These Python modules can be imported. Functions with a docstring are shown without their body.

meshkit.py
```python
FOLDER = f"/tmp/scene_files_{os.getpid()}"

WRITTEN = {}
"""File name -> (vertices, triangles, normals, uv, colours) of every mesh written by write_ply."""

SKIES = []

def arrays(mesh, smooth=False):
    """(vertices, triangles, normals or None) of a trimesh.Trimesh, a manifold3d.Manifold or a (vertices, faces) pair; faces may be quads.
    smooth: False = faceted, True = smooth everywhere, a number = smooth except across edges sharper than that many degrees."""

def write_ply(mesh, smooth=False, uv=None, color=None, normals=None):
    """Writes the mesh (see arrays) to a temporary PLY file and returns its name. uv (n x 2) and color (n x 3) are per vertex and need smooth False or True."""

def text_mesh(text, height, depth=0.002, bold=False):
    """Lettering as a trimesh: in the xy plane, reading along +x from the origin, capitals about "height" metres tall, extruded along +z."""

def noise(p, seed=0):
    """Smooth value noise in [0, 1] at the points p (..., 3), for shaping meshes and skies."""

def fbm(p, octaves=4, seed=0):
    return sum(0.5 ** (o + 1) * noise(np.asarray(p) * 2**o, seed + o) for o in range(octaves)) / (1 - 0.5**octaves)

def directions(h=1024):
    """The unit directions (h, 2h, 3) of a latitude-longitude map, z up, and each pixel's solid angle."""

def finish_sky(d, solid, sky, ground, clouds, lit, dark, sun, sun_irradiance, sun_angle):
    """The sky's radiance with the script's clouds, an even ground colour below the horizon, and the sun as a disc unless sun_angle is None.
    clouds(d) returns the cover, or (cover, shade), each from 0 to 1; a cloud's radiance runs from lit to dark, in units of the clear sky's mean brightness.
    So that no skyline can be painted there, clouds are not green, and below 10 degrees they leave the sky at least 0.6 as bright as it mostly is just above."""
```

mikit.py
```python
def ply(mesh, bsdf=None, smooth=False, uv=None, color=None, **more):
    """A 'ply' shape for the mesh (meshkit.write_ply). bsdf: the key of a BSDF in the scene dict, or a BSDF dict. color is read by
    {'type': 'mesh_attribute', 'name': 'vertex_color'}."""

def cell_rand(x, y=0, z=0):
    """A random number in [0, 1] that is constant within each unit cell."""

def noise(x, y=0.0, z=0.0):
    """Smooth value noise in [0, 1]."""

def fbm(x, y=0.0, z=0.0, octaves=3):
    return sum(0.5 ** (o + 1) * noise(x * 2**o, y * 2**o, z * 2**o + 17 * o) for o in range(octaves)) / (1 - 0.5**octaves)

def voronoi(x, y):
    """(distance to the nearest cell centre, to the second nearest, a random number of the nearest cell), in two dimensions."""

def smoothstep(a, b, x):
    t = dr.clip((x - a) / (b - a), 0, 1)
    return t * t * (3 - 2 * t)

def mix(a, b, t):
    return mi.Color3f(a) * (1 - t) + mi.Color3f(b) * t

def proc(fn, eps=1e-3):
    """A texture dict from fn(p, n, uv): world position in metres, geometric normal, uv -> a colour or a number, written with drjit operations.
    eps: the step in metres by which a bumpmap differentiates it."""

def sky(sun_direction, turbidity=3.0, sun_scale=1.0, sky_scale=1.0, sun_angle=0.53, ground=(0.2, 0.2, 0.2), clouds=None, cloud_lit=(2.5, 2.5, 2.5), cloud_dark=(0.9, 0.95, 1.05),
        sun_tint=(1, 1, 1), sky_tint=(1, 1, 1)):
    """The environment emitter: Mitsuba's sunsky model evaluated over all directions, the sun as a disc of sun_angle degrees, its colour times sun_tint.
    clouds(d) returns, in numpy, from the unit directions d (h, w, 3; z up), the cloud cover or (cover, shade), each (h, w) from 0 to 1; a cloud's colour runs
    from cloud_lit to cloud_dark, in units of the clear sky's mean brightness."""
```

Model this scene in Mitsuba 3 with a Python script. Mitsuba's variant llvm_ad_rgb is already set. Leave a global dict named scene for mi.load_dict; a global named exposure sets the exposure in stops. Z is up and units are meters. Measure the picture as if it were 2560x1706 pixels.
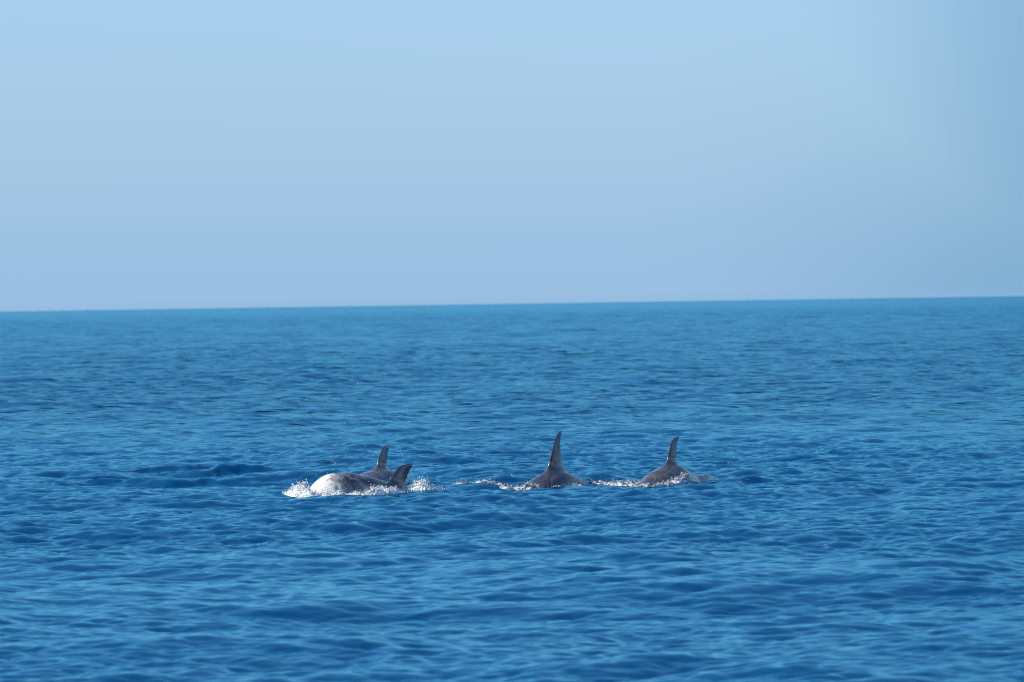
import math
import numpy as np, trimesh, manifold3d
import drjit as dr
import mitsuba as mi
import mikit, meshkit
from scipy.ndimage import map_coordinates
from scipy.interpolate import PchipInterpolator, CubicSpline
from scipy.spatial import cKDTree

T = mi.ScalarTransform4f
scene, labels = {}, {}
exposure = 1.9

# ---------------------------------------------------------------- camera: a 200 mm lens, hand held 2.3 m above the sea
EYE = [0.0, 0.0, 2.3]
ROLL, PITCH = math.radians(0.873), math.radians(-0.387)
scene['camera'] = {
    'type': 'thinlens', 'fov': 10.286, 'fov_axis': 'x', 'near_clip': 1.0, 'far_clip': 40000.0,
    'aperture_radius': 0.0175, 'focus_distance': 70.0,
    'to_world': T().look_at(origin=EYE, target=[0, math.cos(PITCH), EYE[2] + math.sin(PITCH)], up=[math.sin(ROLL), 0, math.cos(ROLL)]),
}
# ---------------------------------------------------------------- light: clear sky, sun high on the left
SUN = np.array([-0.86, -0.22, 0.50]); SUN /= np.linalg.norm(SUN)


def sea_haze(d):
    """A thin blue haze along the whole sea horizon; the air grows darker towards the side away from the sun."""
    el, az = np.degrees(np.arcsin(np.clip(d[..., 2], -1, 1))), np.degrees(np.arctan2(d[..., 0], d[..., 1]))
    st = lambda a, b, x: (lambda t: t * t * (3 - 2 * t))(np.clip((x - a) / (b - a), 0, 1))
    band = np.exp(-(np.abs(el) / 2.2) ** 1.5)
    away = st(1.2, 6.4, az) * (1 - st(60, 110, az))
    cover = np.maximum(band, away * np.exp(-(el / 9.0) ** 2))
    return cover, away * 0.95


scene['sky'] = mikit.sky(SUN.tolist(), turbidity=2.0, sky_tint=(1.01, 0.95, 0.98), sun_tint=(0.89, 1.0, 1.14), ground=(0.31, 0.52, 0.75),
                         clouds=sea_haze, cloud_lit=(1.03, 1.67, 2.43), cloud_dark=(0.62, 1.29, 1.97))
labels['sky'] = {'label': 'clear pale blue sky above the sea horizon', 'category': 'sky', 'kind': 'structure'}


# ---------------------------------------------------------------- materials
def water_ripple(p, n, uv):
    """Ripples of a hand's breadth and less; further out, where the mesh is too coarse for them, the ripples up to half a metre too."""
    x, y = p.x * 0.94 + p.y * 0.34, p.y * 0.94 - p.x * 0.34
    out = mikit.smoothstep(75.0, 140.0, dr.sqrt(p.x * p.x + p.y * p.y))
    a = mikit.noise(x * 8.0, y * 18.0, 1.0)
    b = mikit.noise(p.x * 2.2 - p.y * 0.8, p.y * 5.0 + p.x * 0.9, 3.0)
    c = mikit.noise(p.x * 0.8 + p.y * 0.4, p.y * 2.2 - p.x * 0.5, 5.0)
    d = mikit.noise(p.x * 0.35 - p.y * 0.1, p.y * 0.55 + p.x * 0.1, 7.0)
    return a * (0.0018 + 0.001 * out) + (b * 0.034 + c * 0.045) * out + d * 0.13 * mikit.smoothstep(180.0, 420.0, dr.sqrt(p.x * p.x + p.y * p.y))


def bsdf(key, d):
    scene[key] = d
    return key


bsdf('sea_water', {'type': 'twosided', 'bsdf': {'type': 'bumpmap', 'bump_texture': mikit.proc(water_ripple, 0.01), 'scale': 1.0, 'bsdf': {
    'type': 'roughplastic', 'distribution': 'ggx', 'alpha': 0.01, 'int_ior': 1.75, 'diffuse_reflectance': {'type': 'rgb', 'value': [0.0001, 0.066, 0.215]},
    'specular_reflectance': {'type': 'rgb', 'value': [0.38, 0.89, 1.0]}}}})
bsdf('dolphin_skin', {'type': 'principled', 'base_color': {'type': 'mesh_attribute', 'name': 'vertex_color'}, 'roughness': 0.2, 'specular': 1.0, 'clearcoat': 1.0, 'clearcoat_gloss': 0.96})


def aerated(lo, a, b, hi=(0.84, 0.86, 0.88)):
    def fn(p, n, uv):                                            # bubbles: white where the water is full of air, glassy grey where it is not
        t = mikit.fbm(p.x * 22.0, p.y * 22.0, p.z * 30.0, octaves=3)
        return mikit.mix(lo, hi, mikit.smoothstep(a, b, t))
    return fn


bsdf('white_water', {'type': 'principled', 'base_color': mikit.proc(aerated((0.30, 0.40, 0.50), 0.30, 0.52)), 'roughness': 0.22, 'specular': 0.5})
bsdf('thin_foam', {'type': 'principled', 'base_color': mikit.proc(aerated((0.10, 0.16, 0.24), 0.40, 0.68, (0.72, 0.74, 0.77))), 'roughness': 0.15, 'specular': 0.5})
bsdf('droplet', {'type': 'principled', 'base_color': {'type': 'rgb', 'value': [0.85, 0.88, 0.9]}, 'roughness': 0.2, 'specular': 0.6})


# ---------------------------------------------------------------- the sea
def wave_tile(N, L, lo, hi, slope, main, spread, seed):
    """A periodic patch of L metres with waves of lo..hi metres: height and the sideways shift that sharpens the crests."""
    rng = np.random.default_rng(seed)
    k1 = 2 * np.pi * np.fft.fftfreq(N, L / N)
    kx, ky = np.meshgrid(k1, k1, indexing='ij')
    k = np.hypot(kx, ky); k[0, 0] = 1
    lam = 2 * np.pi / k
    band = np.clip((lam - lo * 0.7) / (lo * 0.3), 0, 1) * np.clip((hi * 1.3 - lam) / (hi * 0.3), 0, 1)
    band[0, 0] = 0
    d = 0
    for a, w in main:
        c = (kx * math.cos(a) + ky * math.sin(a)) / k
        d = d + w * np.clip(0.5 + 0.5 * c, 0, 1) ** spread
    amp = np.sqrt(band * (d + 0.03)) / k ** 2
    A = amp * (rng.standard_normal((N, N)) + 1j * rng.standard_normal((N, N)))
    f = lambda c: np.real(np.fft.ifft2(c))
    h, gx, gy = f(A), f(1j * kx * A), f(1j * ky * A)
    s = slope / math.sqrt((gx ** 2 + gy ** 2).mean())
    return [h * s, f(-1j * kx / k * A) * s, f(-1j * ky / k * A) * s], N / L


WIND = [(-math.pi / 2 + 0.45, 1.0), (-math.pi / 2 - 0.5, 0.6)]
TILES = [
    (wave_tile(1024, 193.0, 1.5, 10.0, 0.054, WIND, 8, 1), 0.10),
    (wave_tile(1024, 47.0, 0.45, 1.5, 0.085, WIND, 8, 2), 0.37),
    (wave_tile(2048, 19.0, 0.10, 0.45, 0.125, WIND, 10, 3), -0.21),
]
# single waves pushed up by the swimming animals and the swell: x, y, height, half width, half depth
SWELLS = [(-5.0, 79.0, 0.115, 1.2, 0.22), (-4.0, 78.6, 0.095, 1.1, 0.20), (-6.1, 78.3, 0.08, 0.6, 0.20), (-5.6, 77.8, 0.06, 0.9, 0.2), (-5.0, 75.5, 0.10, 1.3, 0.2), (-4.6, 75.3, 0.05, 0.9, 0.2),
          (-1.0, 78.6, 0.09, 1.4, 0.30), (-2.4, 80.0, 0.085, 1.2, 0.30), (3.2, 74.4, 0.07, 0.6, 0.22), (4.9, 77.4, 0.085, 0.5, 0.24), (0.0, 72.8, 0.06, 0.8, 0.25), (2.9, 72.0, 0.085, 0.5, 0.2), (1.15, 72.6, 0.06, 0.5, 0.22)]


def sea(x, y, fade):
    """Displaced sea points over the flat points x, y; fade: the weight of each tile there."""
    X, Y, Z = x.copy(), y.copy(), np.zeros_like(x)
    patch = meshkit.fbm(np.stack([x / 9.0, y / 16.0, 0 * x], -1), 3, 5)
    calm = 1 - 0.7 * np.exp(-(x / 4.2) ** 4 - ((y - 70.3) / 3.5) ** 4)      # the animals' bodies break the longer waves
    ruffle = [1.0, 0.55 + 0.9 * patch, np.clip(2.4 * patch - 0.2, 0.45, 1.5)]
    for i, (fields, res), ang, w, q in ((i, t[0], t[1], fade[i], ruffle[i]) for i, t in enumerate(TILES)):
        c, s = math.cos(ang), math.sin(ang)
        u, v = (x * c + y * s) * res, (y * c - x * s) * res
        if i == 0:
            w = w * calm
        near = w > 0
        h, dx, dy = (map_coordinates(f, [u[near], v[near]], order=3, mode='grid-wrap') for f in fields)
        g = (w * q)[near]
        Z[near] += g * h
        X[near] += 1.0 * g * (dx * c - dy * s)
        Y[near] += 1.0 * g * (dx * s + dy * c)
    for i, (cx, cy, hh, wx, wy) in enumerate(SWELLS):
        on = (np.abs(x - cx) < 4 * wx) & (np.abs(y - cy) < 5 * wy + 1)
        if on.any():
            px, py = x[on], y[on]
            n = meshkit.fbm(np.stack([px * 1.6, px * 0 + 9.0 * i, 0 * px], -1), 3, 40 + i)
            dy = py - cy - 0.9 * (n - 0.5) - 0.15 * (px - cx)
            Z[on] += hh * (0.45 + 1.1 * n) * np.exp(-((px - cx) / wx) ** 2 - (dy / np.where(dy < 0, wy, 2.2 * wy)) ** 2)
    return X, Y, Z


def polar(r, core, d_az, grow):
    """A ring-shaped sheet all around the viewer's boat, with finer cells towards +y; the weights of the wave tiles fall off where the cells outgrow them."""
    inner = np.arange(-core, core, d_az)
    outer = core + np.cumsum(1.5 * d_az * grow ** np.arange(200))
    outer = outer[outer < math.pi - 0.02]
    a = np.concatenate([-outer[::-1], inner, outer])
    R, A = np.meshgrid(r, a, indexing='ij')
    x, y = R * np.sin(A), R * np.cos(A)
    side = np.clip(1.6 - R * np.broadcast_to(np.gradient(a), R.shape) / 0.5, 0, 1)
    fall = lambda lo, hi: np.clip((hi - R) / (hi - lo), 0, 1) * np.clip((R - 22) / 8, 0, 1)
    fade = [np.clip((R - 12) / 15, 0, 1) * np.clip((5200 - R) / 3800, 0.0, 1) * np.clip(1.6 - R * np.broadcast_to(np.gradient(a), R.shape) / 3.0, 0, 1), fall(260, 420) * side, fall(85, 135) * side]
    v = np.stack(sea(x, y, fade), -1).reshape(-1, 3)
    n, m = R.shape
    i, j = np.meshgrid(np.arange(n - 1), np.arange(m), indexing='ij')
    j2 = (j + 1) % m
    q = np.stack([i * m + j, (i + 1) * m + j, (i + 1) * m + j2, i * m + j2], -1).reshape(-1, 4)
    return v, np.vstack([q[:, [0, 1, 2]], q[:, [0, 2, 3]]])


def steps(r, end, step):
    out = [r]
    while r < end:
        r += step(r); out.append(r)
    return np.array(out)


def build_sea():
    near = np.concatenate([steps(0.4, 30.0, lambda r: max(0.3, 0.05 * r))[:-1], steps(30.5, 95.0, lambda r: 0.00085 * r)])
    far = steps(near[-2], 11000, lambda r: 0.088 * (r / 95) ** 1.5 if r < 460 else 0.93 if r < 900 else 0.93 * (r / 900) ** 2.75)
    (v1, f1), (v2, f2) = polar(near, 0.115, 3.4e-4, 1.16), polar(far, 0.115, 7.5e-4, 1.15)
    m = (f1[:, 0].max() + 1) and len(v1) // len(near)
    k = np.arange(m)
    cap = np.stack([k, (k + 1) % m, np.full(m, len(v1))], 1)
    v = np.vstack([v1, [[0, 0, 0]], v2]); f = np.vstack([f1, cap, f2 + len(v1) + 1])
    up = np.cross(v[f[:, 1]] - v[f[:, 0]], v[f[:, 2]] - v[f[:, 0]])[:, 2]
    f[up < 0] = f[up < 0][:, ::-1]
    print('sea', len(near), len(far), len(f), (up < 0).mean())
    n = meshkit.arrays((v, f), True)[2] * [0.92, 0.92, 1.0]
    path = meshkit.write_ply((v, f), normals=n / np.linalg.norm(n, axis=1, keepdims=True))
    scene['sea'] = {'type': 'ply', 'filename': path, 'face_normals': False, 'bsdf': {'type': 'ref', 'id': 'sea_water'}}
    labels['sea'] = {'label': 'deep blue sea with small ripples reaching the horizon', 'category': 'sea', 'kind': 'structure'}


build_sea()


# ---------------------------------------------------------------- dolphins
def body_grid(topline, shape, xs, m):
    """Rings along x. topline: x -> height of the back; shape: x -> (height, width)."""
    th = np.linspace(0, 2 * np.pi, m, endpoint=False)
    th = th - 0.55 * np.sin(th)                                  # rings are denser over the back (angle 0 = top)
    H, W = shape(xs)
    snout, tail = xs[-1], xs[0]
    t = np.clip((xs - (snout - 0.42)) / 0.42, 0, 1)
    taper = np.sqrt(np.clip(1 - t ** 2.3, 0, 1))
    zc = topline(xs) - H / 2
    V = []
    for x, h, w, z, k in zip(xs, H, W, zc, taper):
        V.append(np.stack([np.full(m, x), 0.5 * w * k * np.sin(th), z + 0.5 * h * k * np.cos(th)], 1))
    n = len(xs)
    V = np.vstack(V + [[[xs[0] - 0.005, 0, zc[0]]], [[xs[-1] + 0.004, 0, zc[-1]]]])
    i, j = np.meshgrid(np.arange(n - 1), np.arange(m), indexing='ij'); j2 = (j + 1) % m
    q = np.stack([i * m + j, i * m + j2, (i + 1) * m + j2, (i + 1) * m + j], -1).reshape(-1, 4)
    r = np.arange(m); r2 = (r + 1) % m
    f = np.vstack([q[:, [0, 1, 2]], q[:, [0, 2, 3]], np.stack([r2, r, np.full(m, n * m)], 1), np.stack([(n - 1) * m + r, (n - 1) * m + r2, np.full(m, n * m + 1)], 1)])
    M = trimesh.Trimesh(V, f, process=False)
    if M.volume < 0: M.invert()
    return M


def foil(levels, lead, trail, thick, lean=0.0, m=40, tip_round=0.5):
    """A fin standing in the xz plane: an aerofoil at each level z between the leading edge x (front) and the trailing edge x."""
    c = 0.5 - 0.5 * np.cos(np.linspace(0, np.pi, m // 2 + 1))
    prof = (np.sqrt(c) * (1 - c) * 2.1 + 0.25 * np.sqrt(np.clip(c * (1 - c), 0, 1)) )
    prof /= prof.max()
    loop_c = np.concatenate([c, c[-2:0:-1]]); loop_t = np.concatenate([prof, -prof[-2:0:-1]])
    V = []
    for z, a, b, t in zip(levels, lead, trail, thick):
        V.append(np.stack([a + (b - a) * loop_c, 0.5 * t * loop_t + lean * max(z, 0) ** 2, np.full(len(loop_c), z)], 1))
    k, n = len(loop_c), len(levels)
    V = np.vstack(V + [[V[0].mean(0)], [V[-1].mean(0) + [0, 0, 0.001]]])
    i, j = np.meshgrid(np.arange(n - 1), np.arange(k), indexing='ij'); j2 = (j + 1) % k
    q = np.stack([i * k + j, i * k + j2, (i + 1) * k + j2, (i + 1) * k + j], -1).reshape(-1, 4)
    r = np.arange(k); r2 = (r + 1) % k
    f = np.vstack([q[:, [0, 1, 2]], q[:, [0, 2, 3]], np.stack([r2, r, np.full(k, n * k)], 1), np.stack([(n - 1) * k + r, (n - 1) * k + r2, np.full(k, n * k + 1)], 1)])
    M = trimesh.Trimesh(V, f, process=False)
    if M.volume < 0: M.invert()
    return M


def dorsal_fin(height, base, sweep, tip, flare, lean, hook=0.0, nick=0.0, blunt=0.06):
    """sweep: how far the tip lies behind the middle of the base; tip: chord near the tip; flare: how wide the foot spreads."""
    u = np.concatenate([np.linspace(-0.35, 0, 12)[:-1], np.linspace(0, 1, 60) ** 0.9])
    z = u * height
    s = np.clip(u, 0, 1)
    foot = flare * np.exp(-np.clip(u, 0, 9) / 0.10) * (1 + np.clip(-u, 0, 1) * 3)
    chord = base + (tip - base) * (1 - (1 - s) ** 1.35)
    cap = np.sqrt(np.clip(1 - np.clip((s - (1 - blunt)) / blunt, 0, 1) ** 2, 0.004, 1))
    mid = -sweep * s ** 1.7 - hook * np.clip((s - 0.75) / 0.25, 0, 1) ** 2
    lead = mid + chord / 2 + foot
    trail = mid - chord / 2 - foot * 1.15
    if nick:
        trail = trail + nick * np.exp(-((s - 0.55) / 0.03) ** 2) + 0.6 * nick * np.exp(-((s - 0.72) / 0.02) ** 2)
    c2 = mid + chord * 0.1
    lead, trail = c2 + (lead - c2) * cap, c2 + (trail - c2) * cap
    thick = (0.23 * chord + 0.012) * (1 - 0.45 * s) * cap + 0.9 * foot
    return foil(z, lead, trail, thick, lean)


def to_man(m):
    return manifold3d.Manifold(manifold3d.Mesh(vert_properties=np.asarray(m.vertices, np.float32), tri_verts=np.asarray(m.faces, np.uint32)))


HX = [-1.75, -1.55, -1.1, -0.6, 0.0, 0.45, 0.8, 1.1, 1.35, 1.55]
SH = PchipInterpolator(HX, [0.07, 0.13, 0.26, 0.45, 0.62, 0.70, 0.68, 0.62, 0.55, 0.50])
SW = PchipInterpolator(HX, [0.04, 0.06, 0.15, 0.32, 0.52, 0.62, 0.62, 0.56, 0.46, 0.40])


def dolphin(key, label, loc, heading, top, fin, skin, snout=1.5, fine=0.009, roll=0.0, fx=0.0):
    """loc: the sea point under the middle of the fin; heading: degrees from -x towards the viewer (-y); top: (x, height of the back above the sea)."""
    tx, tz = zip(*top)
    topline = PchipInterpolator(tx, tz)
    dense = np.arange(-0.85, snout, fine)
    xs = np.concatenate([np.linspace(-1.75, -0.87, 40), dense[:-1], snout - 0.012 * np.linspace(1, 0.02, 14) ** 1.5])
    xs = np.unique(np.clip(xs, -1.75, snout))
    body = body_grid(topline, lambda x: (SH(x), SW(x)), xs, int(1.9 / fine))
    z0 = float(topline(fx))
    f = dorsal_fin(**fin)
    tilt = -math.atan2(float(topline(fx + 0.12)) - float(topline(fx - 0.12)), 0.24)
    f.apply_transform(trimesh.transformations.rotation_matrix(tilt * 0.5, [0, 1, 0]))
    f.apply_translation([fx, 0, z0 - 0.012])
    parts = [to_man(body), to_man(f)]
    # flippers and flukes, under water
    for s in (-1, 1):
        z = np.linspace(-0.05, 0.62, 24); u = np.clip(z / 0.62, 0, 1)
        fl = foil(z, 0.10 - 0.32 * u ** 1.6, -0.13 - 0.14 * u ** 2.2 + 0.0 * u, 0.05 * (1 - 0.8 * u))
        fl.apply_transform(trimesh.transformations.rotation_matrix(math.radians(-115 * s), [1, 0, 0]))
        fl.apply_translation([0.92, 0.19 * s, float(topline(0.92)) - 0.47])
        parts.append(to_man(fl))
        z = np.linspace(-0.03, 0.42, 20); u = np.clip(z / 0.42, 0, 1)
        fk = foil(z, 0.12 - 0.26 * u ** 1.4, -0.13 - 0.04 * u, 0.045 * (1 - 0.8 * u))
        fk.apply_transform(trimesh.transformations.rotation_matrix(math.radians(-90 * s), [1, 0, 0]))
        fk.apply_translation([-1.66, 0, float(topline(-1.66)) - float(SH(-1.66)) / 2])
        parts.append(to_man(fk))
    whole = parts[0]
    for p in parts[1:]: whole = whole + p
    mm = whole.to_mesh()
    M = trimesh.Trimesh(np.array(mm.vert_properties[:, :3], float), np.array(mm.tri_verts), process=True)
    near = (np.abs(M.vertices[:, 1]) < 0.17) & (np.abs(M.vertices[:, 0] - fx) < 0.45) & (M.vertices[:, 2] > z0 - 0.10) & (M.vertices[:, 2] < z0 + 0.10)
    soft = np.clip(1 - np.abs(M.vertices[:, 2] - z0 - 0.01) / 0.10, 0, 1)[:, None] * near[:, None]
    lap = trimesh.smoothing.laplacian_calculation(M)
    v = np.array(M.vertices)
    for _ in range(60):
        v = v + 0.6 * soft * (lap.dot(v) - v)
    col = skin_color(v, topline, z0, fx, fin['height'], **skin)
    a = math.radians(heading)
    Rm = np.array([[-math.cos(a), math.sin(a), 0], [-math.sin(a), -math.cos(a), 0], [0, 0, 1.0]])
    cr, sr = math.cos(roll), math.sin(roll)
    v = v @ np.array([[1, 0, 0], [0, cr, -sr], [0, sr, cr]]).T
    M.vertices = v @ Rm.T + np.array([loc[0], loc[1], 0.0])
    print(key, len(M.faces), M.is_watertight)
    scene[key] = mikit.ply((np.array(M.vertices), np.array(M.faces)), 'dolphin_skin', smooth=True, color=col)
    labels[key] = {'label': label, 'category': 'dolphin', 'group': 'dolphins swimming in a row'}


def skin_color(v, topline, z0, fx, fh, base, scar, n_scar, head=0.0, seed=0, fin_dark=0.45, patches=()):
    rng = np.random.default_rng(seed)
    ztop = topline(np.clip(v[:, 0], -1.75, 1.5)); H = SH(np.clip(v[:, 0], -1.75, 1.55))
    th = np.arctan2(v[:, 1], v[:, 2] - (ztop - H / 2))
    up = np.clip((v[:, 2] - z0) / fh, 0, 1) * (np.abs(v[:, 1]) < 0.12) * (np.abs(v[:, 0] - fx) < 0.5)
    on_fin = np.clip(up / 0.25, 0, 1)
    st = np.stack([v[:, 0], th * H * 0.48], 1)
    q = np.stack([st[:, 0], np.where(on_fin > 0, v[:, 2] * 2, st[:, 1]), 0 * th], 1)
    big = meshkit.fbm(q * 4.0 + 11 * seed, 4, seed)
    fine = meshkit.fbm(q * 26.0, 3, seed + 3)
    tone = 1.0 + 0.55 * (big - 0.5) + 0.14 * (fine - 0.5)
    c = np.asarray(base)[None] * tone[:, None]
    c *= (1 - fin_dark * on_fin)[:, None]
    white = np.zeros(len(v))
    if head:
        e = (v[:, 0] - 0.84) / 0.28 + 1.3 * (big - 0.5) + 1.2 * (fine - 0.5)
        white = head * np.clip(e, 0, 1) * (0.9 + 0.4 * fine)
    for px, ps, pr, pw in patches:
        d = np.hypot(st[:, 0] - px, st[:, 1] - ps) / pr + 1.3 * (big - 0.5) + 0.8 * (fine - 0.5)
        white = np.maximum(white, pw * np.clip(1.25 - d, 0, 1))
    pts, wts = [], []
    for _ in range(n_scar):                                      # tooth rakes: thin curved scratches, often in pairs
        x0, s0 = rng.uniform(-1.0, 1.4), rng.uniform(-0.62, 0.62)
        ang, bend, L = rng.uniform(0, 2 * np.pi), rng.normal(0, 6.0), rng.uniform(0.08, 0.42)
        t = np.arange(0, L, 0.004)
        aa = ang + bend * t
        for o in range(rng.integers(1, 4)):
            off = 0.030 * o
            px = x0 + np.cumsum(np.cos(aa)) * 0.004 - off * np.sin(ang); ps = s0 + np.cumsum(np.sin(aa)) * 0.004 + off * np.cos(ang)
            pts.append(np.stack([px, ps], 1)); wts.append(np.full(len(t), rng.uniform(0.35, 1.0)) * np.sin(np.pi * np.clip(t / L, 0.04, 0.96)) ** 0.5)
    if pts:
        tree = cKDTree(np.vstack(pts)); wts = np.concatenate(wts)
        d, i = tree.query(st)
        line = wts[i] * np.clip(1.5 - d / 0.0065, 0, 1) * (1 - on_fin)
        white = np.maximum(white, scar * line)
        if head:
            d, i = tree.query(st + [0.37, 0.21])
            white = white * (1 - 0.5 * wts[i] * np.clip(1.5 - d / 0.007, 0, 1))
    w = np.clip(white, 0, 1)[:, None]
    return np.clip(c * (1 - w) + w * np.array([0.80, 0.79, 0.79]), 0, 1)


GREY = (0.040, 0.046, 0.064)
dolphin('dolphin', 'scarred dolphin at front left, white head raised, short hooked fin behind its long back', (-1.43, 69.0), 36,
        [(-1.75, -0.75), (-1.0, -0.35), (-0.5, -0.10), (-0.2, 0.03), (0.0, 0.10), (0.25, 0.18), (0.5, 0.245), (0.75, 0.285), (0.95, 0.275), (1.15, 0.21), (1.4, 0.08)],
        dict(height=0.30, base=0.30, sweep=0.13, tip=0.15, flare=0.05, lean=0.0, hook=0.05, blunt=0.18),
        dict(base=GREY, scar=0.5, n_scar=420, head=1.0, seed=1, fin_dark=0.35), snout=1.36, fine=0.0075)
dolphin('dolphin_001', 'pale grey dolphin behind the white headed one, only upright fin and back showing', (-1.68, 72.2), 55,
        [(-1.75, -0.7), (-1.0, -0.25), (-0.4, 0.1), (0.0, 0.22), (0.4, 0.16), (0.8, -0.03), (1.5, -0.4)],
        dict(height=0.30, base=0.25, sweep=0.10, tip=0.13, flare=0.06, lean=0.0, hook=0.02, blunt=0.12),
        dict(base=(0.085, 0.098, 0.13), scar=0.25, n_scar=260, seed=2, fin_dark=0.3))
dolphin('dolphin_002', 'dark dolphin in the middle with the tallest pointed fin, curved backwards', (0.52, 71.4), 57,
        [(-1.75, -0.7), (-1.1, -0.28), (-0.7, -0.02), (-0.3, 0.14), (0.0, 0.19), (0.3, 0.13), (0.6, 0.0), (1.0, -0.25), (1.5, -0.55)],
        dict(height=0.50, base=0.37, sweep=0.10, tip=0.085, flare=0.09, lean=0.0, hook=0.055, nick=0.008, blunt=0.16),
        dict(base=(0.030, 0.036, 0.055), scar=0.11, n_scar=260, seed=3, fin_dark=0.55))
dolphin('dolphin_003', 'greyish brown dolphin at the right with a narrow blunt fin and long sloping back', (1.99, 71.7), 62,
        [(-1.75, -0.35), (-1.3, 0.0), (-0.9, 0.075), (-0.6, 0.075), (-0.3, 0.16), (0.0, 0.235), (0.35, 0.17), (0.7, 0.02), (1.1, -0.2), (1.5, -0.5)],
        dict(height=0.36, base=0.30, sweep=0.11, tip=0.13, flare=0.07, lean=0.0, hook=0.09, blunt=0.10),
        dict(base=(0.050, 0.052, 0.072), scar=0.15, n_scar=300, seed=4, fin_dark=0.45, patches=[(-1.0, 0.12, 0.14, 0.55), (-0.8, 0.05, 0.06, 0.35)]))


# ---------------------------------------------------------------- white water
BALL = trimesh.creation.icosphere(subdivisions=1)


def sea_height(x, y):
    x, y = np.atleast_1d(np.asarray(x, float)), np.atleast_1d(np.asarray(y, float))
    return sea(x, y, [np.ones_like(x)] * 3)[2]


def blobs(pos, rad, seed, stretch=None):
    """Many small lumps as one mesh, each one an uneven ball."""
    rng = np.random.default_rng(seed)
    V, F = np.array(BALL.vertices), np.array(BALL.faces)
    n = len(pos)
    jit = 1 + 0.28 * rng.standard_normal((n, len(V), 1)).clip(-1.5, 1.5)
    st = np.ones((n, 1, 3)) if stretch is None else stretch[:, None, :]
    v = V[None] * jit * st * rad[:, None, None] + pos[:, None, :]
    f = F[None] + (np.arange(n) * len(V))[:, None, None]
    return v.reshape(-1, 3), f.reshape(-1, 3)


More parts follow.
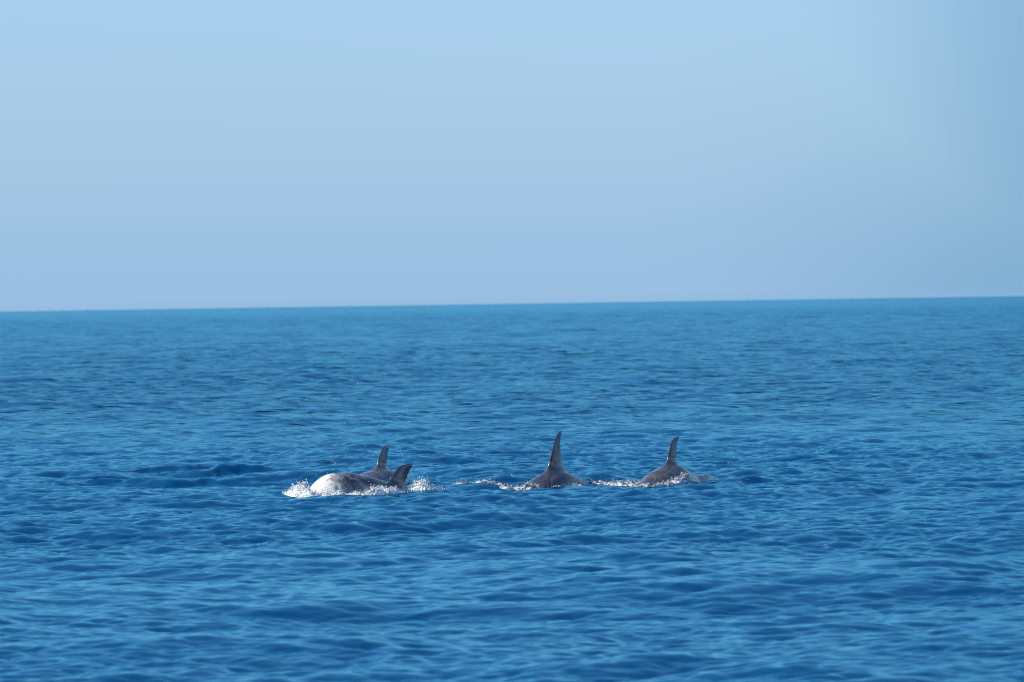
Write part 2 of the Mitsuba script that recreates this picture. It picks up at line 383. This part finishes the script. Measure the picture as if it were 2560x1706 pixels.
def ridge(path, width, seed, cell=0.009):
    """A torn crest of churned water along a path of (x, y, height): an uneven heap with pits, spikes and ragged ends."""
    P = np.array(path, float)
    L = np.concatenate([[0], np.cumsum(np.hypot(*np.diff(P[:, :2], axis=0).T))])
    n, m = max(int(L[-1] / cell), 8), max(int(2 * width / cell), 8)
    s, t = np.meshgrid(np.linspace(0, L[-1], n), np.linspace(-1, 1, m), indexing='ij')
    x, y, h = (np.interp(s, L, P[:, k]) for k in range(3))
    dx, dy = np.gradient(x, axis=0), np.gradient(y, axis=0); l = np.hypot(dx, dy) + 1e-9
    x, y = x - dy / l * t * width, y + dx / l * t * width
    q = np.stack([x, y, 0 * x + seed * 3.7], -1)
    big, mid, fin = meshkit.fbm(q * 7, 2, seed), meshkit.fbm(q * 24, 3, seed + 1), meshkit.fbm(q * 60, 2, seed + 2)
    ends = np.clip(np.minimum(s, L[-1] - s) / 0.06, 0, 1) ** 0.5
    lift = h * ends * np.clip(1 - t ** 2, 0, 1) ** 0.6 * (0.25 + 1.5 * big ** 1.3) * (0.35 + 1.3 * mid) + 0.030 * ends * (fin - 0.5)
    sx, sy, sz = sea(x.ravel(), y.ravel(), [np.ones(x.size)] * 3)
    z = sz.reshape(x.shape) + lift * 1.25 - 0.012
    x = x + (mid - 0.5) * 0.05; y = y + (fin - 0.5) * 0.05
    i, j = np.meshgrid(np.arange(n - 1), np.arange(m - 1), indexing='ij')
    k = i * m + j
    f = np.stack([k, k + m, k + m + 1, k + 1], -1).reshape(-1, 4)
    f = np.vstack([f[:, [0, 1, 2]], f[:, [0, 2, 3]]])
    v = np.stack([x, y, z], -1).reshape(-1, 3)
    up = np.cross(v[f[:, 1]] - v[f[:, 0]], v[f[:, 2]] - v[f[:, 0]])[:, 2].sum()
    return (v, f if up > 0 else f[:, ::-1]), lift


def froth(key, label, paths, drops, seed, mat, width=0.10, extra=()):
    """Churned water: torn ridges with small lumps and flung drops over them."""
    rng = np.random.default_rng(seed)
    V, F, at = [], [], 0
    for o, path in enumerate(paths):
        (v, f), lift = ridge(path, width, seed + 7 * o)
        h = lift.ravel(); w = np.clip(h, 0, None) ** 1.5 + 1e-9
        n = int(1.6 * drops * len(v) / 3000)
        pick = rng.choice(len(v), n, p=w / w.sum())
        pos = v[pick] + np.stack([rng.normal(0, 0.02, n), rng.normal(0, 0.03, n), np.abs(rng.normal(0, 1, n)) * (0.006 + 0.16 * h[pick])], 1)
        rad = 0.002 + 0.0045 * rng.uniform(0, 1, n) ** 2
        bl = blobs(pos, rad, seed + o, np.stack([rng.uniform(0.8, 1.6, n), np.ones(n), rng.uniform(0.7, 2.0, n)], 1))
        for vv, ff in ((v, f), bl, *(extra if o == 0 else ())):
            V.append(vv); F.append(ff + at); at += len(vv)
    scene[key] = mikit.ply((np.vstack(V), np.vstack(F)), mat, smooth=True)
    labels[key] = {'label': label, 'category': 'splash', 'kind': 'stuff'}


def flung(n, x, y, z, seed):
    rng = np.random.default_rng(seed)
    p = np.stack([rng.uniform(*x, n), rng.uniform(*y, n), z * rng.uniform(0.15, 1, n) ** 2.2], 1)
    return blobs(p, 0.003 + 0.006 * rng.uniform(0, 1, n) ** 3, seed)


def runnels(a, b, n, seed):
    """Thin threads of water falling from points along the line a and spreading out towards the line b."""
    rng = np.random.default_rng(seed)
    pos, rad, st = [], [], []
    for _ in range(n):
        u = rng.uniform(0, 1)
        p0 = np.array(a[0]) * (1 - u) + np.array(a[1]) * u; p1 = np.array(b[0]) * (1 - u) + np.array(b[1]) * u + rng.normal(0, 0.012, 3)
        for t in np.linspace(0, rng.uniform(0.3, 0.6), 18):
            pos.append(p0 + (p1 - p0) * [t, t, t ** 1.6]); rad.append(rng.uniform(0.0012, 0.0028)); st.append([0.7, 0.7, 1.8])
    return blobs(np.array(pos), np.array(rad), seed, np.array(st))


froth('splash', 'white splash breaking around the white head of the front left dolphin',
      [[(-2.70, 68.35, 0.05), (-2.55, 68.0, 0.08), (-2.4, 67.85, 0.07), (-2.2, 67.95, 0.055), (-2.0, 68.12, 0.03), (-1.85, 68.2, 0.035), (-1.7, 68.3, 0.06), (-1.5, 68.5, 0.045), (-1.35, 68.62, 0.03)],
       [(-2.74, 69.0, 0.03), (-2.66, 68.9, 0.10), (-2.56, 68.8, 0.09), (-2.5, 68.75, 0.08)]], 500, 11, 'white_water', 0.12,
      )
froth('splash_001', 'bright white splash right behind the short hooked fin', [[(-1.32, 69.0, 0.03), (-1.24, 69.02, 0.06), (-1.15, 69.0, 0.085), (-1.05, 69.0, 0.075), (-0.95, 69.05, 0.06), (-0.84, 69.1, 0.02)]], 1300, 12, 'white_water', 0.11,
      [runnels([(-1.26, 69.08, 0.30), (-1.30, 69.08, 0.22)], [(-1.19, 69.02, 0.03), (-1.27, 69.0, 0.03)], 6, 5)])
froth('splash_002', 'thin grey foam line in front of the tallest fin dolphin',
      [[(-0.85, 71.3, 0.02), (-0.7, 71.3, 0.04), (-0.55, 71.25, 0.02)], [(-0.5, 71.1, 0.015), (-0.3, 70.9, 0.03), (-0.1, 70.75, 0.03), (0.08, 70.6, 0.04), (0.2, 70.55, 0.075), (0.35, 70.6, 0.04), (0.55, 70.75, 0.04), (0.72, 70.95, 0.03), (0.85, 71.1, 0.02)]], 330, 13, 'thin_foam', 0.10, [flung(34, (-0.3, 1.0), (70.9, 71.6), 0.45, 31)])
froth('splash_003', 'greyish foam in front of the narrow blunt finned dolphin',
      [[(0.85, 71.5, 0.03), (1.0, 71.5, 0.05), (1.2, 71.4, 0.045), (1.4, 71.25, 0.05), (1.6, 71.05, 0.03), (1.8, 71.0, 0.03), (1.98, 71.1, 0.045), (2.12, 71.25, 0.075), (2.2, 71.35, 0.03)]], 330, 14, 'thin_foam', 0.10, [flung(30, (1.2, 3.0), (71.2, 71.9), 0.35, 32)])

# drops of breath and spray in the air over the left pair
rng = np.random.default_rng(21)
n = 170
px = -1.75 + rng.normal(0, 0.55, n); py = 69.3 + rng.normal(0, 0.6, n); pz = 0.15 + np.abs(rng.gamma(1.5, 0.27, n))
rad = 0.0018 + 0.0040 * rng.uniform(0, 1, n) ** 3
scene['spray'] = mikit.ply(blobs(np.stack([px, py, pz], 1), rad, 22), 'droplet', smooth=True)
labels['spray'] = {'label': 'fine white water drops hanging in the air over the left dolphins', 'category': 'spray', 'kind': 'stuff'}
